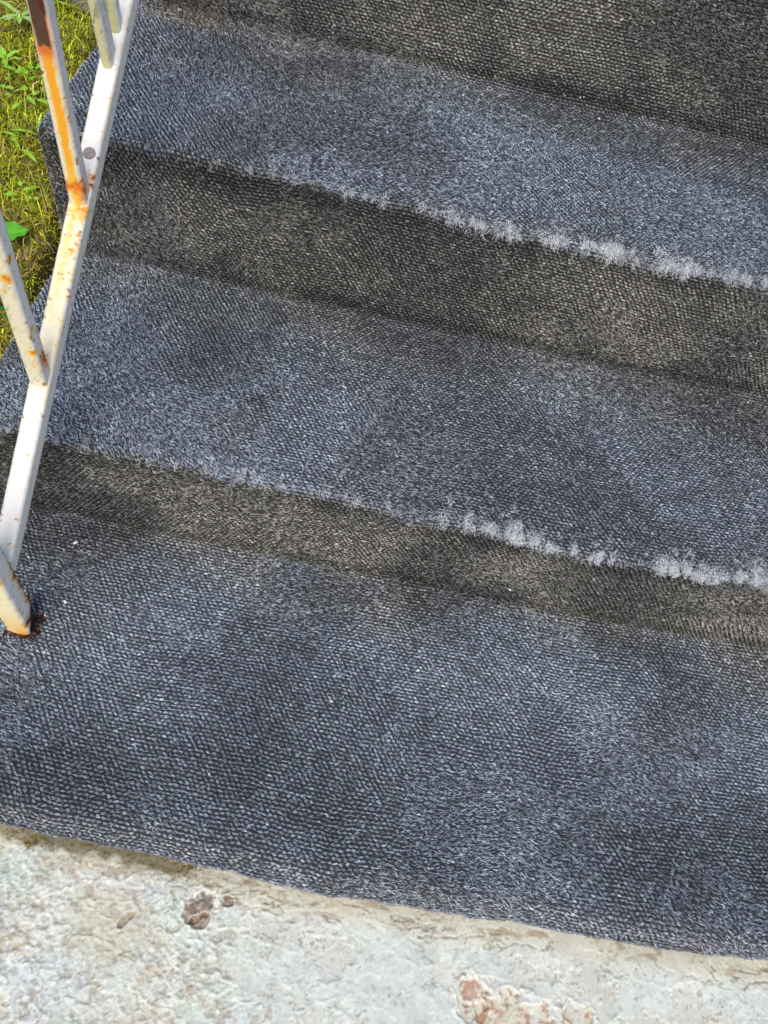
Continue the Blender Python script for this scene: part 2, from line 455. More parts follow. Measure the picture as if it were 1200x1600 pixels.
col = mixc(col, (0.82, 0.83, 0.80), np.clip(crust * 0.7 + crust2 * 0.35, 0, 1))
col = mixc(col, (0.36, 0.29, 0.21), pit * 0.45)
redd = sstep(.60, .68, fbm(X * 90 + 2, Y * 90, 4, 113)) * sstep(.45, .6, fbm(X * 20, Y * 20, 3, 117)) * rough
col = mixc(col, (0.36, 0.22, 0.16), redd * 0.45)
col = mixc(col, mixc((0.54, 0.50, 0.40), (0.62, 0.59, 0.49), mid), band * 0.85)
col = mixc(col, (0.33, 0.24, 0.14), band * sstep(.58, .70, fbm(X * 50, Y * 120, 4, 114)) * 0.7)
crk = sstep(0.955, 0.985, 1 - np.abs(fbm(X * 16, Y * 50, 4, 115) - 0.5) * 2) * sstep(0.045, 0.02, dE) * sstep(0.004, .012, dE)
Z -= crk * 0.0015; col = mixc(col, (0.25, 0.19, 0.12), crk * 0.6)
brownL = sstep(.5, .66, fbm(X * 12 + 1.5, Y * 12, 4, 116)) * sstep(0.36, 0.28, X) * sstep(-.50, -.53, Y)
col = mixc(col, (0.50, 0.40, 0.24), brownL * sstep(.4, .6, fine) * 0.8)
# spalls: (x, y, rx, ry, tilt, kind)
for (cx, cy, rx, ry, a, kind) in ((0.423, -0.462, 0.014, 0.021, -0.5, 0), (0.346, -0.487, 0.006, 0.010, -0.5, 0),
                                  (0.455, -0.452, 0.007, 0.006, 0, 0), (0.757, -0.510, 0.018, 0.026, 0.2, 1),
                                  (0.812, -0.524, 0.060, 0.026, -0.15, 1), (0.880, -0.510, 0.020, 0.016, 0.1, 1),
                                  (0.43, -0.478, 0.012, 0.008, .3, 0)):
    dx, dy = X - cx, Y - cy
    u = dx * math.cos(a) + dy * math.sin(a); v = -dx * math.sin(a) + dy * math.cos(a)
    r = np.sqrt((u / rx) ** 2 + (v / ry) ** 2) + (fbm(X * 85, Y * 85, 4, 120) - .5) * 1.1
    msk = sstep(1.05, 0.85, r); rim = np.exp(-((r - 1.08) / 0.12) ** 2)
    Z += -msk * 0.0032 + rim * 0.0012
    nn = fbm(X * 120, Y * 120, 3, 121 + kind)
    if kind == 0:
        cc = mixc((0.06, 0.03, 0.02), (0.28, 0.165, 0.10), sstep(.3, .7, nn))
    else:
        net = 1 - np.abs(fbm(X * 75, Y * 75, 3, 141) - .5) * 2
        cc = mixc((0.66, 0.60, 0.49), (0.44, 0.23, 0.14), np.clip(sstep(.52, .60, nn + 0.3 * sstep(.772, .750, X) - .05) * sstep(.80, .76, X) + sstep(.78, .88, net) * sstep(.76, .80, X), 0, 1) * .95)
        msk = msk * (1 - .8 * sstep(.52, .6, fbm(X * 60, Y * 60, 3, 142)) * sstep(.79, .84, X))
        cc = mixc(cc, (.80, .77, .68), sstep(.6, .5, nn) * sstep(.5, .7, fine) * .7)
    if kind == 0: cc = mixc(cc, (.50, .40, .30), sstep(.45, .7, fine) * .7); msk = msk * sstep(.30, .5, nn + (1 - r) * .3) * .85
    col = mixc(col, cc, msk * .9)
    col = mixc(col, (0.84, 0.84, 0.80), rim * 0.6)
# moss-stained dirt right under the lifted edge of the mat at the left
mo = sstep(0.018, 0.005, dE + (mid - .5) * .014) * sstep(0.46, 0.36, X)
col = mixc(col, (0.10, 0.075, 0.02), mo * .8)
Z += (fbm(X * 480, Y * 480, 2, 130) - .5) * .0011 * (0.25 + rough)
col = col * (0.90 + .2 * fbm(X * 420, Y * 420, 3, 131))[:, None]
specks = sstep(.70, .76, fbm(X * 300, Y * 300, 2, 132)) * sstep(.45, .6, fbm(X * 35, Y * 35, 3, 133))
col = mixc(col, (0.30, 0.22, 0.17), specks * .6)
col = mixc(col, (0.58, 0.50, 0.36), .35 * sstep(.55, .70, fbm(X * 10 + 6, Y * 14, 4, 150)))
col = col * np.array((0.765, 0.79, 0.755))
V = np.stack([X, Y, Z], 1)
pv = np_mesh('pavement', V, grid_faces(len(gx), len(gy)), M_paint_conc, cols=col)
tag(pv, 'pale painted concrete pavement, flaking and pitted, along the front of the carpet', kind='structure')

# ------------------------------------------------------------------ ground
def ground_z(x, y):
    x = np.asarray(x, float); y = np.asarray(y, float)
    slope = np.clip(0.018 + 0.45 * y, -0.075, 0.70)
    side = sstep(-0.9, -3.0, x) * 0.15 - sstep(-0.010, 0.03, x) * sstep(X_W - 0.01, X_W - 0.04, x) * 0.6 * sstep(-.5, -.3, y) * sstep(Y_END + .1, Y_END - .1, y)
    z = slope + side + (fbm(x * 9, y * 9, 4, 200) - .5) * 0.035
    z = z - 0.06 * sstep(-0.028, -0.002, x) * (x < 0.7)
    return z - 0.03 * (y < -0.35)

M_soil = material('soil', (0.10, 0.085, 0.025), 0.95, 0.1, bump=(120, 0.8, 0.006), vary=(40, 0.5))
far = np.array([2.6, 3, 4, 6, 10, 20, 50, 120, 220.])
gx = np.concatenate([-far[::-1], np.arange(-2.4, -0.3, 0.06), np.arange(-0.3, 0.03, 0.008), np.arange(0.05, 2.5, 0.07), far])
gy = np.concatenate([-far[::-1], np.arange(-2.5, 0, 0.06), np.arange(0, 1.0, 0.01), np.arange(1.0, 2.6, .06), far])
X, Y = np.meshgrid(gx, gy, indexing='ij')
gz = ground_z(X.ravel(), Y.ravel())
g = np_mesh('ground', np.stack([X.ravel(), Y.ravel(), gz], 1), grid_faces(len(gx), len(gy)), M_soil)
tag(g, 'mossy soil bank beside the steps', kind='structure')

# moss strands and grass blades: one uncountable mass
def blades(x, y, length, width, col, lean=0.6, curl=0.6, z0=None):
    n = len(x); z = ground_z(x, y) if z0 is None else z0
    th = RNG.uniform(0, 2 * math.pi, n)
    d = np.stack([np.cos(th), np.sin(th), np.zeros(n)], 1)
    w = np.stack([-np.sin(th), np.cos(th), np.zeros(n)], 1) * width[:, None] * 0.5
    up = np.array((0, 0, 1.0)); L = length[:, None]
    a0 = RNG.uniform(0.1, lean + 0.1, (n, 1)); a1 = a0 + RNG.uniform(0, curl, (n, 1)); a2 = a1 + RNG.uniform(0, curl * 1.6, (n, 1))
    p0 = np.stack([x, y, z - 0.002], 1)
    p1 = p0 + (d * np.sin(a0) + up * np.cos(a0)) * L * 0.35
    p2 = p1 + (d * np.sin(a1) + up * np.cos(a1)) * L * 0.35
    p3 = p2 + (d * np.sin(a2) + up * np.cos(a2)) * L * 0.35
    V = np.stack([p0 - w * .8, p0 + w * .8, p1 - w, p1 + w, p2 - w * .8, p2 + w * .8, p3], 1).reshape(-1, 3)
    i = (np.arange(n) * 7)[:, None]
    Q = np.concatenate([i + np.array([0, 1, 3, 2]), i + np.array([2, 3, 5, 4])])
    T = i + np.array([4, 5, 6])
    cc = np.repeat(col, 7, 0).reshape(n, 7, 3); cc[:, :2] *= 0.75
    return V, Q, T, cc.reshape(-1, 3)


def blade_object(name, sets, mat):
    Vs, Qs, Ts, Cs, o = [], [], [], [], 0
    for V, Q, T, C in sets:
        Vs.append(V); Qs.append(Q + o); Ts.append(T + o); Cs.append(C); o += len(V)
    return np_mesh(name, np.concatenate(Vs), [np.concatenate(Qs), np.concatenate(Ts)], mat, cols=np.concatenate(Cs))


M_leaf = material('green_leaf', None, 0.5, 0.4, trans=0.35)
M_grass = material('grass_blade', None, 0.6, 0.25, trans=0.35)
OLIVE = np.array((0.40, 0.38, 0.02)); LIME = np.array((0.40, 0.50, 0.03)); STRAW = np.array((0.50, 0.40, 0.17)); DKG = np.array((0.07, 0.12, 0.02)); RUSTY = np.array((0.22, 0.12, 0.05))


def grass_cols(x, y, n):
    m = fbm(x * 16, y * 16, 3, 210); r = RNG.random(n)
    c = mixc(OLIVE, LIME, np.clip(m * 1.2 - .1 + RNG.normal(0, .2, n), 0, 1))
    c = np.where((r < 0.13)[:, None], STRAW, c); c = np.where((r > 0.93)[:, None], DKG, c)
    dead = sstep(.60, .70, fbm(x * 13 + 3, y * 13, 3, 211)) + 0.8 * sstep(-.06, -.03, x) * (RNG.random(n) < .35)
    c = mixc(c, mixc(STRAW, RUSTY, RNG.random(n)), np.clip(dead, 0, 1) * (RNG.random(n) < 0.6))
    return c * np.exp(RNG.normal(0.08, 0.45, (n, 1)))


sets = []
n = 52000                                    # dense moss strands beside the steps
x = RNG.uniform(-0.36, -0.008, n); y = RNG.uniform(0.05, 1.0, n)
k = fbm(x * 30, y * 30, 3, 220) + RNG.normal(0, .08, n) > 0.34
x, y = x[k], y[k]; n = len(x)
sets.append(blades(x, y, RNG.uniform(0.006, 0.019, n), RNG.uniform(0.0011, 0.0024, n), grass_cols(x, y, n), 1.2, 1.0))
n = 5200                                     # longer thin grass
x = RNG.uniform(-0.36, -0.012, n); y = RNG.uniform(0.05, 1.0, n)
sets.append(blades(x, y, RNG.uniform(0.02, 0.055, n), RNG.uniform(0.0008, 0.0014, n), grass_cols(x, y, n) * 1.1, 1.1, 0.9))
for (n, xa, xb, ya, yb) in ((30000, -1.6, -0.34, -0.6, 2.4), (14000, -0.34, -0.02, -1.4, 0.05), (9000, -0.34, -0.02, 1.0, 2.4), (26000, X_W + .03, 2.6, -0.4, 2.4), (60000, -6, -1.5, -3, 6)):
    x = RNG.uniform(xa, xb, n); y = RNG.uniform(ya, yb, n)
    k = ~((x > -.64) & (y < -.34)); x, y = x[k], y[k]; n = len(x)
    sets.append(blades(x, y, RNG.uniform(0.02, 0.05, n), RNG.uniform(0.0025, 0.005, n), grass_cols(x, y, n), 1.1, 1.0))
gr = blade_object('grass', sets, M_grass)
tag(gr, 'yellow-green moss and thin grass on the bank beside the steps', 'grass', kind='stuff')

# moss tufts squeezed out below the mat edge
mx = np.concatenate([RNG.normal(0.196, .008, 260), RNG.normal(0.222, .010, 500), RNG.normal(.322, .016, 240), RNG.normal(.40, .010, 130), RNG.uniform(.2, .42, 150)])
ex = np.interp(mx, [0, .17, .357, .562, .816], [.008, .006, .001, -.009, -.003]) + YF
my = ex - np.abs(RNG.normal(0, 0.006, len(mx))) + np.where(np.abs(mx - .222) < .02, -.003, .002)
n = len(mx)
mc = mixc((0.30, 0.27, 0.02), (0.13, 0.085, 0.02), np.clip(RNG.random(n) + .3 * (mx > .3), 0, 1))
V, Q, T, C = blades(mx, my, RNG.uniform(0.003, 0.008, n), RNG.uniform(0.0008, 0.0016, n), mc, 1.2, 1.0, z0=np.full(n, Z_PAVE + .001))
ms = np_mesh('moss', V, [Q, T], M_grass, cols=C)
tag(ms, 'yellow-green moss in the joint between the carpet edge and the concrete', 'moss', kind='stuff')


# ------------------------------------------------------------------ weeds
def leaf_mesh(name, L, W, tip, col, parent, base, yaw, pitch, fold=0.25, bend=0.5, lobes=0):
    nu, nv = 12, 5
    V = []; C = []
    for i in range(nu):
        t_ = i / (nu - 1)
        wd = math.sin(math.pi * min(1, t_ ** tip * 0.97 + 0.03)) ** 0.8 * W / 2
        if lobes: wd *= 1 - 0.4 * abs(math.sin(t_ * math.pi * lobes))
        wd = max(wd, 0.0007)
        for j in range(nv):
            v = j / (nv - 1) * 2 - 1
            ripple = 0.05 * W * math.sin(t_ * 17 + v * 3)
            V.append((t_ * L, v * wd, abs(v) * wd * fold - bend * L * 0.5 * t_ * t_ + ripple * abs(v)))
            rib = 1.25 if j == 2 else 1.0
            C.append(tuple(c * rib * (0.9 + 0.2 * random.random()) for c in col))
    V = np.array(V)
    R_ = np.array(Matrix.Rotation(yaw, 3, 'Z') @ Matrix.Rotation(-pitch, 3, 'Y'))
    V = V @ R_.T + np.array(base)
    return np_mesh(name, V, grid_faces(nu, nv), M_leaf, parent, cols=np.array(C))


def weed(loc, kind, label, col, size, nleaf, group='broadleaf weeds on the mossy bank', yaw0=0.0):
    z = float(ground_z(np.array([loc[0]]), np.array([loc[1]]))[0])
    r = empty('weed_plant', (loc[0], loc[1], z)); tag(r, label, 'weed', group)
    for i in range(nleaf):
        yaw = yaw0 + 2 * math.pi * i / nleaf + random.uniform(-.35, .35)
        if kind == 'rosette':
            leaf_mesh('leaf', size * random.uniform(.7, 1.1), size * .28, 1.1, col, r, (0, 0, .010 + .002 * (i % 3)), yaw, random.uniform(.2, .8), .3, .7)
        elif kind == 'round':
            leaf_mesh('leaf', size, size * .95, .8, col, r, (-size * .4, 0, .028), yaw0, random.uniform(.1, .2), .12, .25)
        elif kind == 'blade':
            leaf_mesh('leaf', size * random.uniform(.8, 1.1), size * .17, 1.0, col, r, (0, 0, .008), yaw, random.uniform(.3, .7), .3, .6)
        else:
            rr = size * random.uniform(.15, .6)
            leaf_mesh('leaf', size * random.uniform(.25, .60), size * random.uniform(.18, .34), .85, col, r,
                      (rr * math.cos(yaw), rr * math.sin(yaw), .010 + .012 * random.random()), yaw, random.uniform(.0, .5), .15, .5)
    st = np.array([(0.0008 * math.cos(a), 0.0008 * math.sin(a), h) for h in (-.004, .02) for a in (0, 2.1, 4.2)])
    np_mesh('stem', st, np.array([(0, 1, 4, 3), (1, 2, 5, 4), (2, 0, 3, 5)]), M_leaf, r, cols=np.tile((.12, .16, .04), (6, 1)))
    return r


BRI = (0.34, 0.62, 0.07); MID = (0.26, 0.55, 0.05); PAL = (0.38, 0.60, 0.20)
weed((-.140, .649), 'rosette', 'pale green rosette of pointed leaves, highest on the bank left of the rusty baluster', PAL, .034, 9)
weed((-.146, .585), 'rosette', 'lime rosette at the left frame edge below the pale one', BRI, .032, 6)
weed((-.104, .566), 'clump', 'clump of small rounded leaves between the two rosettes and the carpet', MID, .036, 8)
weed((-.098, .528), 'clump', 'bright clump of rounded leaves just below another, level with the carpet corner', BRI, .034, 7)
weed((-.143, .548), 'clump', 'small leafy clump at the left frame edge under the lime rosette', MID, .026, 6)
weed((-.070, .488), 'blade', 'drooping pointed leaves beside the dark riser edge of the carpet', BRI, .038, 3, yaw0=-.6)
weed((-.088, .462), 'blade', 'single long toothed leaf lying across the moss below the drooping one', BRI, .050, 2, yaw0=-.5)
weed((-.066, .398), 'clump', 'tiny sprig of narrow leaves beside the dark hole at the carpet edge', BRI, .030, 8)
weed((-.123, .476), 'blade', 'small blade-leaved sprout at the left frame edge', BRI, .028, 3)
weed((-.060, .320), 'round', 'large round glossy green leaf behind the lower baluster', (0.14, 0.55, 0.04), .044, 1, yaw0=.5)
weed((-.050, .235), 'round', 'dark green cupped leaf at the bottom of the bank beside the lower tread', (0.10, 0.36, 0.02), .034, 1, yaw0=-1.4)
weed((-.052, .215), 'clump', 'dark leafy clump at the lowest corner of the mossy bank', (0.05, 0.20, 0.02), .026, 6)
weed((-.100, .690), 'blade', 'thin sprout at the top of the bank behind the rusty baluster', BRI, .026, 4)

# a weathered stone at the top of the bank
def stone(loc, r_, label):
    import bmesh
    bm = bmesh.new(); bmesh.ops.create_icosphere(bm, subdivisions=4, radius=1)
    for v in bm.verts:
        a = np.array([v.co.x * 1.5 + loc[0] * 9]); b = np.array([v.co.y * 1.5 + v.co.z])
        k_ = 0.8 + 0.5 * float(fbm(a, b, 4, 300)[0])
        v.co = Vector((v.co.x * r_[0] * k_, v.co.y * r_[1] * k_, v.co.z * r_[2] * k_))
    me = bpy.data.meshes.new('stone'); bm.to_mesh(me); bm.free(); me.materials.append(M_stone)
    for p in me.polygons: p.use_smooth = True
    o = bpy.data.objects.new('stone', me); COL.objects.link(o); o.location = loc
    tag(o, label, 'stone')
M_stone = material('weathered_stone', (0.13, 0.12, 0.10), .95, .2, bump=(120, .8, .003), vary=(60, .5))
stone((-0.062, 0.728, 0.335), (0.026, 0.030, 0.016), 'grey-brown stone at the top of the bank against the carpeted step')

# ------------------------------------------------------------------ railing
RX = 0.117
M_rail = material('chipped_white_paint', None, 0.45, 0.45, bump=(500, 0.25, 0.0006), vary=(160, 0.035))
WHITE = np.array((0.82, 0.81, 0.755)); YEL = np.array((0.80, 0.72, 0.38)); ORA = np.array((0.84, 0.30, 0.012)); AMB = np.array((0.86, 0.50, 0.06)); RED = np.array((0.55, 0.13, 0.015)); STEEL = np.array((0.085, 0.040, 0.022)); BLACK = np.array((0.012, 0.009, 0.007)); GREYW_ = np.array((0.62, 0.62, 0.62))


def bar(name, p0, p1, w, h, parent, paint, ref=(1, 0, 0), step=0.0016, ragged=None, nf=9, rc=0.0016):
    """square tube from p0 to p1; paint(world pos, t along, face normal id, lateral) -> colour, depth"""
    p0 = np.array(p0, float); p1 = np.array(p1, float); ax = p1 - p0; L = np.linalg.norm(ax); ax /= L
    X_ = np.array(ref, float); X_ -= ax * (X_ @ ax); X_ /= np.linalg.norm(X_)
    Y_ = np.cross(ax, X_)                    # vertical bar: ax=+z, X=+x, Y=+y
    ring = []; face = []; lat = []
    hw, hh = w / 2, h / 2
    for f, (cx, cy, dx, dy) in enumerate(((1, 0, 0, 1), (0, 1, -1, 0), (-1, 0, 0, -1), (0, -1, 1, 0))):
        for k_ in range(nf):
            q = -1 + 2 * (k_ + .5) / nf
            q2 = q * 1.0
            a = cx * hw + dx * (hw - rc) * q2; b = cy * hh + dy * (hh - rc) * q2
            ring.append((a, b)); face.append(f); lat.append(q)
    ring = np.array(ring); face = np.array(face); lat = np.array(lat); nr = len(ring)
    nt_ = max(2, int(L / step)); tt = np.linspace(0, L, nt_)
    T, K = np.meshgrid(tt, np.arange(nr), indexing='ij')
    T = T.ravel(); K = K.ravel()
    nrm = np.array([X_, Y_, -X_, -Y_])[face[K]]
    pos = p0 + ax * T[:, None] + X_ * ring[K, 0][:, None] + Y_ * ring[K, 1][:, None]
    col_, dep = paint(pos, T, face[K], lat[K])
    pos = pos + nrm * dep[:, None]
    if ragged is not None: pos = ragged(pos, T, face[K], lat[K], ax)
    j = np.arange(nr); i = np.arange(nt_ - 1)[:, None] * nr
    F = np.stack([i + j, i + (j + 1) % nr, i + nr + (j + 1) % nr, i + nr + j], -1).reshape(-1, 4)
    o = np_mesh(name, pos, F, M_rail, parent, cols=col_, smooth=True)
    return o


def base_paint(pos, T, seed, flecks=0.3):
    a = pos[:, 0] * 1.3 + pos[:, 1]; b = pos[:, 2] + pos[:, 1] * .7 - pos[:, 0]
    n1 = fbm(a * 60, b * 60, 4, seed); n2 = fbm(a * 300, b * 300, 3, seed + 1); n3 = fbm(a * 160 + 5, b * 160, 4, seed + 2)
    c = np.tile(WHITE, (len(pos), 1)) * (0.96 + 0.06 * n1[:, None])
    c = mixc(c, (0.55, 0.50, 0.36), flecks * sstep(.62, .74, n3))
    hair = sstep(.975, .992, 1 - np.abs(fbm(a * 90, b * 140, 3, seed + 7) - .5) * 2) * sstep(.5, .6, n1)
    c = mixc(c, (.34, .32, .27), hair * .55)
    return c, n1, n2, n3, (n1 - .5) * 0.0006 + (n2 - .5) * 0.00025


def chips(c, dep, pos, seed, amount, lat, faces=None):
    """small ragged chips of missing paint with rust bleeding below, mostly along the edges"""
    a = (pos[:, 0] + pos[:, 1]) * 260; b_ = (pos[:, 2] - pos[:, 0]) * 150
    k_ = fbm(a, b_, 4, seed) + 0.10 * np.abs(lat) ** 4
    t0 = 0.80 - amount
    c = mixc(c, AMB * np.array((1, .9, 1.4)), .7 * sstep(t0 - .07, t0, k_)); c = mixc(c, (.30, .09, .02), sstep(t0, t0 + .03, k_))
    return c, dep - .0006 * sstep(t0, t0 + .02, k_)


def spot(c, dep, pos, ctr, r, n, core=RED, halo=ORA, depth=0.0006):
    d = np.linalg.norm(pos - np.array(ctr), axis=1) / r + (n - .5) * 1.3 + (vnoise(pos[:, 1] * 900 + pos[:, 0] * 700, pos[:, 2] * 900, 77) - .5) * .55
    c = mixc(c, halo, sstep(1.25, 0.55, d) * 0.9); c = mixc(c, core, sstep(0.62, 0.25, d))
    return c, dep - depth * sstep(0.5, 0.2, d)


def paint_b1(pos, T, f, lat):
    c, n1, n2, n3, dep = base_paint(pos, T, 400)
    z = pos[:, 2]; front = (f == 3)
    c = np.where((f == 0)[:, None], c * .97, c)
    yel = front * 0.75
    c = mixc(c, YEL, yel * (0.6 + .4 * n1))
    core = front * sstep(.85, .35, np.abs(lat - .15) + (n1 - .5) * .9)
    c = mixc(c, AMB * np.array((1, 1.05, .8)), core * 0.95)
    core2 = front * sstep(.80, .35, np.abs(lat - .12) + (n3 - .5) * 1.0) * sstep(.39, .45, z + (n1 - .5) * .06)
    c = mixc(c, ORA * np.array((1.05, 1.2, 1)), core2 * .85)
    pt = z + (1 - lat * lat) * -0.004 + (n3 - .5) * .003
    hot = front * sstep(.530, .546, pt); c = mixc(c, RED * 1.25, hot * sstep(1.05, .8, np.abs(lat)))
    mask = front * sstep(.5475, .5485, pt) * sstep(.90, .84, np.abs(lat + .02) + (n1 - .5) * .16)
    c = mixc(c, mixc(STEEL * .8, STEEL * 1.5, n1), mask); dep = dep - mask * .0007
    mk = front * sstep(.578, .582, pt) * sstep(.2, .4, lat); c = mixc(c, (.10, .015, .01), mk)
    c, dep = chips(c, dep, pos, 601, -.03 + .03 * (f != 3) - .2 * (z > .53), lat)
    c, dep = spot(c, dep, pos, (.113, .198, .396), .010, n3)
    c, dep = spot(c, dep, pos, (.124, .199, .393), .015, n3, core=RED * 1.3)
    return c, dep


def paint_b2(pos, T, f, lat):
    c, n1, n2, n3, dep = base_paint(pos, T, 410)
    front = (f == 3)
    c = mixc(c, YEL * np.array((1, 1, 1.15)), front * .75)
    c = mixc(c, (.50, .50, .30), front * .55 * sstep(.58, .68, n3))
    c, dep = chips(c, dep, pos, 602, .0, lat)
    for ctr, r in (((.120, .012, .416), .008), ((.115, .012, .399), .003), ((.124, .012, .312), .006), ((.127, .020, .342), .005), ((.127, .020, .437), .005)):
        c, dep = spot(c, dep, pos, ctr, r, n3, core=ORA * .8, halo=AMB)
    c, dep = spot(c, dep, pos, (.127, .027, .292), .014, n3)
    return c, dep


def paint_b0(pos, T, f, lat):
    c, n1, n2, n3, dep = base_paint(pos, T, 420)
    front = (f == 3)
    c = mixc(c, (.62, .58, .27), front * (.75 + .2 * n1)); c = mixc(c, (.30, .26, .12), front * .7 * sstep(.6, .7, n3))
    c = mixc(c, (.5, .49, .36), (f == 0) * .6 * sstep(.56, .66, n3))
    return c, dep


def paint_rail(pos, T, f, lat):
    c, n1, n2, n3, dep = base_paint(pos, T, 430, 0.15)
    y = pos[:, 1]; top = (f == RT); lx = (pos[:, 0] - RX) / 0.012
    c = mixc(c, YEL * np.array((1.05, 1.05, 1.3)), top * sstep(.215, .195, y) * sstep(-.03, .03, y) * (.45 + .5 * n1) * sstep(-1.0, -.5, lx + .3))
    c = mixc(c, AMB, top * sstep(.215, .195, y) * sstep(.07, .14, y + (n1 - .5) * .04) * sstep(.5, .1, np.abs(lx + .15) + (n3 - .5) * .7) * .8)
    c = mixc(c, YEL, top * sstep(.06, .12, y) * sstep(.21, .15, y) * .4)
    c, dep = spot(c, dep, pos, (.121, .190, .376), .016, n3, core=RED * 1.4, halo=AMB)
    c, dep = spot(c, dep, pos, (.126, .184, .372), .009, n3, core=RED)
    for ctr, r in (((.1275, .166, .356), .005), ((.1275, .158, .350), .006), ((.1275, .163, .353), .004), ((.129, .229, .392), .006), ((.129, .222, .386), .005), ((.122, .150, .345), .005), ((.112, .176, .366), .006), ((.129, .108, .312), .0025)):
        c, dep = spot(c, dep, pos, ctr, r, n3, core=(.16, .04, .01), halo=ORA)
    c, dep = spot(c, dep, pos, (.129, .2515, .402), .0035, n3, core=BLACK, halo=(.25, .22, .2))
    c, dep = spot(c, dep, pos, (.124, .232, .402), .007, n3, core=(.45, .18, .05), halo=AMB)
    c, dep = spot(c, dep, pos, (.125, .012, .275), .016, n3, core=RED * 1.1, halo=ORA)
    c, dep = chips(c, dep, pos, 603, -.045 + .045 * (y > 0) * (y < .23), lat)
    lowedge = (f == 0) * sstep(.5, .9, -lat if True else lat)
    c = mixc(c, (.70, .52, .25), lowedge * sstep(.5, .62, n1) * .7)
    return c, dep


def paint_post(pos, T, f, lat):
    c, n1, n2, n3, dep = base_paint(pos, T, 440)
    z = pos[:, 2]; front = (f == 3); side = (f == 0)
    c, dep = chips(c, dep, pos, 604, -.02 + .08 * sstep(.16, .10, z), lat)
    c = mixc(c, YEL * np.array((1, 1, 1.05)), front * (.65 + .3 * n1))
    c = mixc(c, AMB, front * sstep(.08, .02, z) * .55)
    c = mixc(c, ORA * 1.1, front * sstep(.028, .008, z + (n1 - .5) * .02) * sstep(-.4, .5, lat) * .85)
    e = sstep(.45, .95, lat * side + (n3 - .5) * .8) * side * sstep(.175, .14, z)
    c = mixc(c, AMB, e * .9); c = mixc(c, RED * .6, sstep(.70, .98, lat * side + (n3 - .5) * .7) * side * sstep(.165, .15, z))
    for ctr, r in (((.132, -.170, .128), .009), ((.132, -.168, .098), .006), ((.132, -.167, .062), .006), ((.132, -.168, .052), .005), ((.130, -.190, .148), .0)):
        if r: c, dep = spot(c, dep, pos, ctr, r, n3, core=(.08, .02, .01), halo=ORA * .9)
    c, dep = spot(c, dep, pos, (.1295, -.197, .150), .009, n3, core=ORA * .7, halo=AMB)
    c, dep = spot(c, dep, pos, (.132, -.186, .030), .010, n3, core=(.06, .015, .01), halo=ORA)
    rot = side * sstep(.032 , .024, z - lat * .022 + (n3 - .5) * .016)
    c = mixc(c, BLACK * 1.5, rot); dep = dep - rot * .001
    ft = sstep(.007, .003, z + (n3 - .5) * .008); c = mixc(c, BLACK, ft)
    return c, dep


rail = empty('stair_railing', (RX, -.181, 0))
tag(rail, 'rusting white painted steel railing rising along the left side of the carpeted steps', 'railing')
rail_objs = []
SL = 0.6284
def rz(y): return 0.5006 + (y - 0.4249) * SL
ax = Vector((0, 1, SL)).normalized()
# top face id for the inclined rail: Y_ = cross(ax, x) ; for ax=(0,1,s): (0, s, -1) -> face 1 is the underside, face 3 the top
RT = 3
rail_objs.append(bar('bottom_rail', (RX, -0.1665, rz(-0.1665)), (RX, 1.35, rz(1.35)), .024, .024, None, paint_rail))
def foot_ragged(pos, T, f, lat, ax):
    n = fbm(pos[:, 0] * 260 + pos[:, 1] * 90, pos[:, 1] * 260, 3, 500)
    low = T < 0.006
    pos[:, 2] += np.where(low, (n - .5) * 0.012 + .001, 0)
    return pos
rail_objs.append(bar('post', (RX, -.181, .000), (RX, -.181, 1.02), .030, .030, None, paint_post, ragged=foot_ragged))
hz = 0.66
def baluster(y, paint, w=.020, lean=0.0, h=None):
    z0 = rz(y) + .002
    return bar('baluster', (RX, y, z0), (RX, y - lean, rz(y) + hz), w, h or w, None, paint, nf=9)
rail_objs.append(baluster(.208, paint_b1))
rail_objs.append(baluster(.022, paint_b2))
rail_objs.append(baluster(.352, paint_b0, .012, .12, .024))
rail_objs.append(baluster(.384, paint_b0, .013, .05, .014))
for yy in (.55, .74, .93, 1.12, 1.31): rail_objs.append(baluster(yy, paint_b2))
rail_objs.append(bar('handrail', (RX, -0.22, rz(-0.22) + hz + .012), (RX, 1.38, rz(1.38) + hz + .012), .036, .024, None, paint_b2, step=.01))
# plug closing an old bolt hole on top of the rail
import bmesh
bm = bmesh.new()
bmesh.ops.create_cone(bm, cap_ends=True, segments=28, radius1=.0078, radius2=.0070, depth=.0010)
me = bpy.data.meshes.new('bolt_plug'); bm.to_mesh(me); bm.free()
M_plug = material('dull_plug', (0.30, 0.25, 0.25), .7, .3, bump=(500, .8, .001), vary=(300, .4))
me.materials.append(M_plug)
pg = bpy.data.objects.new('bolt_plug', me); COL.objects.link(pg)
up = Vector((0, -SL, 1)).normalized()
pc = Vector((RX + .0008, .258, rz(.258))) + up * .0122
pg.matrix_world = Matrix.Translation(pc) @ up.to_track_quat('Z', 'Y').to_matrix().to_4x4()
rail_objs.append(pg)
bpy.context.view_layer.update()
for o in rail_objs:
    mw = o.matrix_world.copy(); o.parent = rail; o.matrix_parent_inverse = Matrix.Translation(rail.location).inverted()

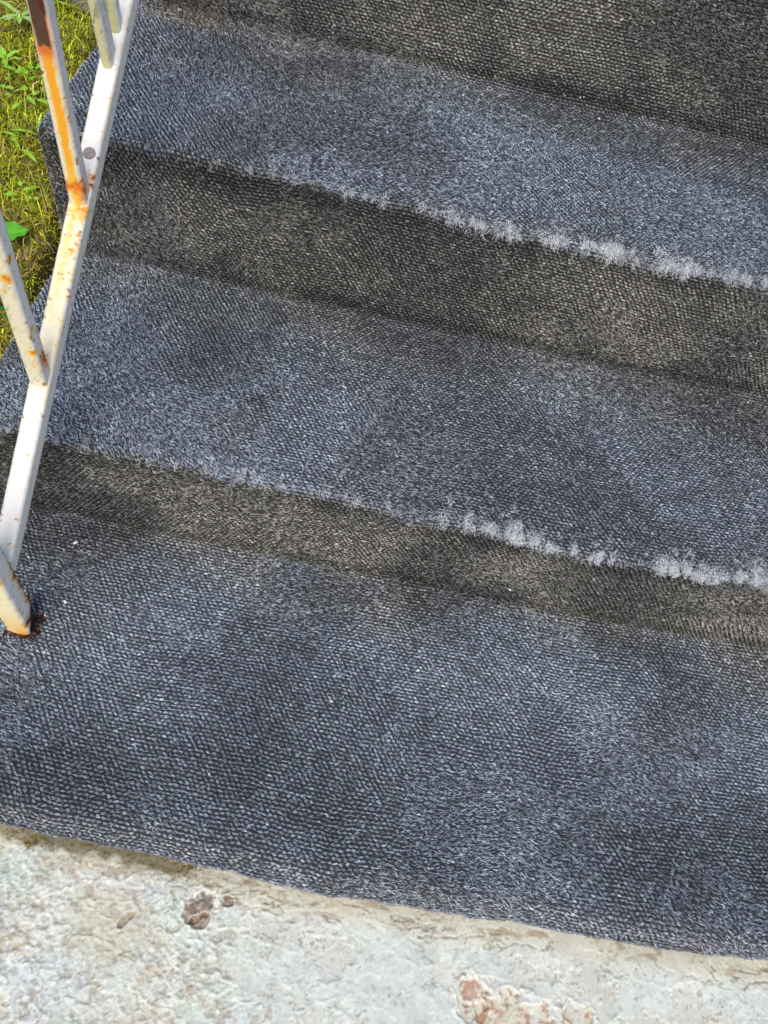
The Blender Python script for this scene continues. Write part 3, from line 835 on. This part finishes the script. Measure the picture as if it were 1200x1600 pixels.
# dark rusted collar left in the carpet around the foot of the post
V = []; F = []; C = []
n = 620
for i in range(n):
    side_ = random.random()
    a = random.uniform(-1, 1)
    if side_ < .55: p = (RX + .0155 + random.uniform(-.001, .0055) * (1 - .5 * a * a), -.181 + a * .017)
    elif side_ < .8: p = (RX + a * .017, -.181 - .0155 - random.uniform(-.001, .003))
    else: p = (RX + .0155 + random.uniform(0, .004), -.181 + random.uniform(-.006, .017))
    s_ = random.uniform(.0016, .0044); z_ = random.uniform(.0008, .004); a0 = random.uniform(0, 6)
    b = len(V)
    for q in range(4):
        V.append((p[0] + s_ * math.cos(a0 + q * 1.57 + random.uniform(-.4, .4)), p[1] + s_ * math.sin(a0 + q * 1.57), z_ + random.uniform(-.001, .0015)))
    V.append((p[0], p[1], z_ - .004))
    F += [(b, b + 1, b + 2), (b, b + 2, b + 3), (b, b + 4, b + 1), (b + 1, b + 4, b + 2), (b + 2, b + 4, b + 3), (b + 3, b + 4, b)]
    cc = random.choice([(.012, .008, .006)] * 14 + [(.25, .07, .01)])
    C += [cc] * 5
V = np.array(V) - np.array((RX, -.181, 0))
fl = np_mesh('rust_flakes', V, np.array(F), M_rail, rail, smooth=False, cols=np.array(C)); tag(fl, kind='stuff')

# ------------------------------------------------------------------ small debris on the carpet
def crumb(x, s, r_, label, col, name='paint_flake', cat='paint flake'):
    P0, ny, nz = carpet_point(np.array([x]), np.array([s]))
    k_ = random.randint(6, 8); V = []
    for zz in (0, .0009):
        for i in range(k_):
            a = 2 * math.pi * i / k_; q = r_ * random.uniform(.35, 1.1)
            V.append((q * math.cos(a), q * .6 * math.sin(a), zz))
    F = [tuple(range(k_)), tuple(range(2 * k_ - 1, k_ - 1, -1))] + [(i, (i + 1) % k_, (i + 1) % k_ + k_, i + k_) for i in range(k_)]
    me = bpy.data.meshes.new(name); me.from_pydata(V, [], F); me.materials.append(material('flake', col, .6, .3))
    o = bpy.data.objects.new(name, me); COL.objects.link(o)
    o.location = P0[0] + np.array((0, ny[0], nz[0])) * .0022
    o.rotation_euler = Euler((math.atan2(-ny[0], nz[0]) + random.uniform(-.2, .2), random.uniform(-.3, .3), random.uniform(0, 6)))
    tag(o, label, cat)

gv = []; gf = []; gc = []
for i in range(330):
    x_ = random.uniform(.02, 1.25)
    s_ = random.choice((random.uniform(.05, S_N3), random.gauss(S_R1, .02), random.gauss(S_R2, .02), random.gauss(S_R3, .02)))
    P0, ny, nz = carpet_point(np.array([x_]), np.array([s_])); p = P0[0] + np.array((0, ny[0], nz[0])) * .0026
    q = random.uniform(.0004, .0011) * random.choice((1, 1, 1.6)); b = len(gv)
    for d in ((1, 0, 0), (-1, 0, 0), (0, 1, 0), (0, -1, 0), (0, 0, 1), (0, 0, -1)):
        gv.append(p + np.array(d) * q * random.uniform(.6, 1.3))
    for a_, b_, c_ in ((0, 2, 4), (2, 1, 4), (1, 3, 4), (3, 0, 4), (2, 0, 5), (1, 2, 5), (3, 1, 5), (0, 3, 5)): gf.append((b + a_, b + b_, b + c_))
    gc += [random.choice(((.75, .76, .76), (.75, .76, .76), (.45, .42, .36), (.30, .22, .12), (.5, .44, .2)))] * 6
gt = np_mesh('grit', np.array(gv), np.array(gf), M_rail, smooth=False, cols=np.array(gc))
tag(gt, 'tiny pale grit and specks scattered over the carpeted steps', 'grit', kind='stuff')
WH = (.80, .80, .78)
crumb(.156, S_F + .262, .0036, 'white paint flake on the bottom carpet right of the railing post foot', WH)
crumb(.138, S_F + .350, .0038, 'white paint flake on the carpet above the post foot, near the rail end', WH)
crumb(.1385, S_F + .238, .0030, 'tiny white chip touching the rusted foot of the railing post', WH)
crumb(.775, S_N2 + .345, .0034, 'white speck in the corner below the top riser', WH)


def straw(x, s, L, ang, label):
    P0, ny, nz = carpet_point(np.array([x]), np.array([s])); P0 = P0[0]
    V = []; nseg = 7
    for i in range(nseg):
        t_ = i / (nseg - 1) - .5
        c = np.array((math.cos(ang), math.sin(ang), 0)) * t_ * L + np.array((-math.sin(ang), math.cos(ang), 0)) * L * .35 * t_ * t_ + np.array((0, 0, .003))
        for a in (0, 2.09, 4.19):
            V.append(c + np.array((0, math.cos(a), math.sin(a))) * .0005)
    F = np.array([(i * 3 + j, i * 3 + (j + 1) % 3, i * 3 + 3 + (j + 1) % 3, i * 3 + 3 + j) for i in range(nseg - 1) for j in range(3)])
    o = np_mesh('straw', np.array(V), F, M_leaf, cols=np.tile((.62, .46, .16), (len(V), 1)))
    o.location = P0; tag(o, label, 'straw')
straw(.598, S_R1 - .018, .016, -.5, 'short curved dry stalk lying by the foot of the lowest riser, the longer of two')
straw(.590, S_R1 - .024, .010, .2, 'shorter dry stalk fragment just below the curved one by the lowest riser')
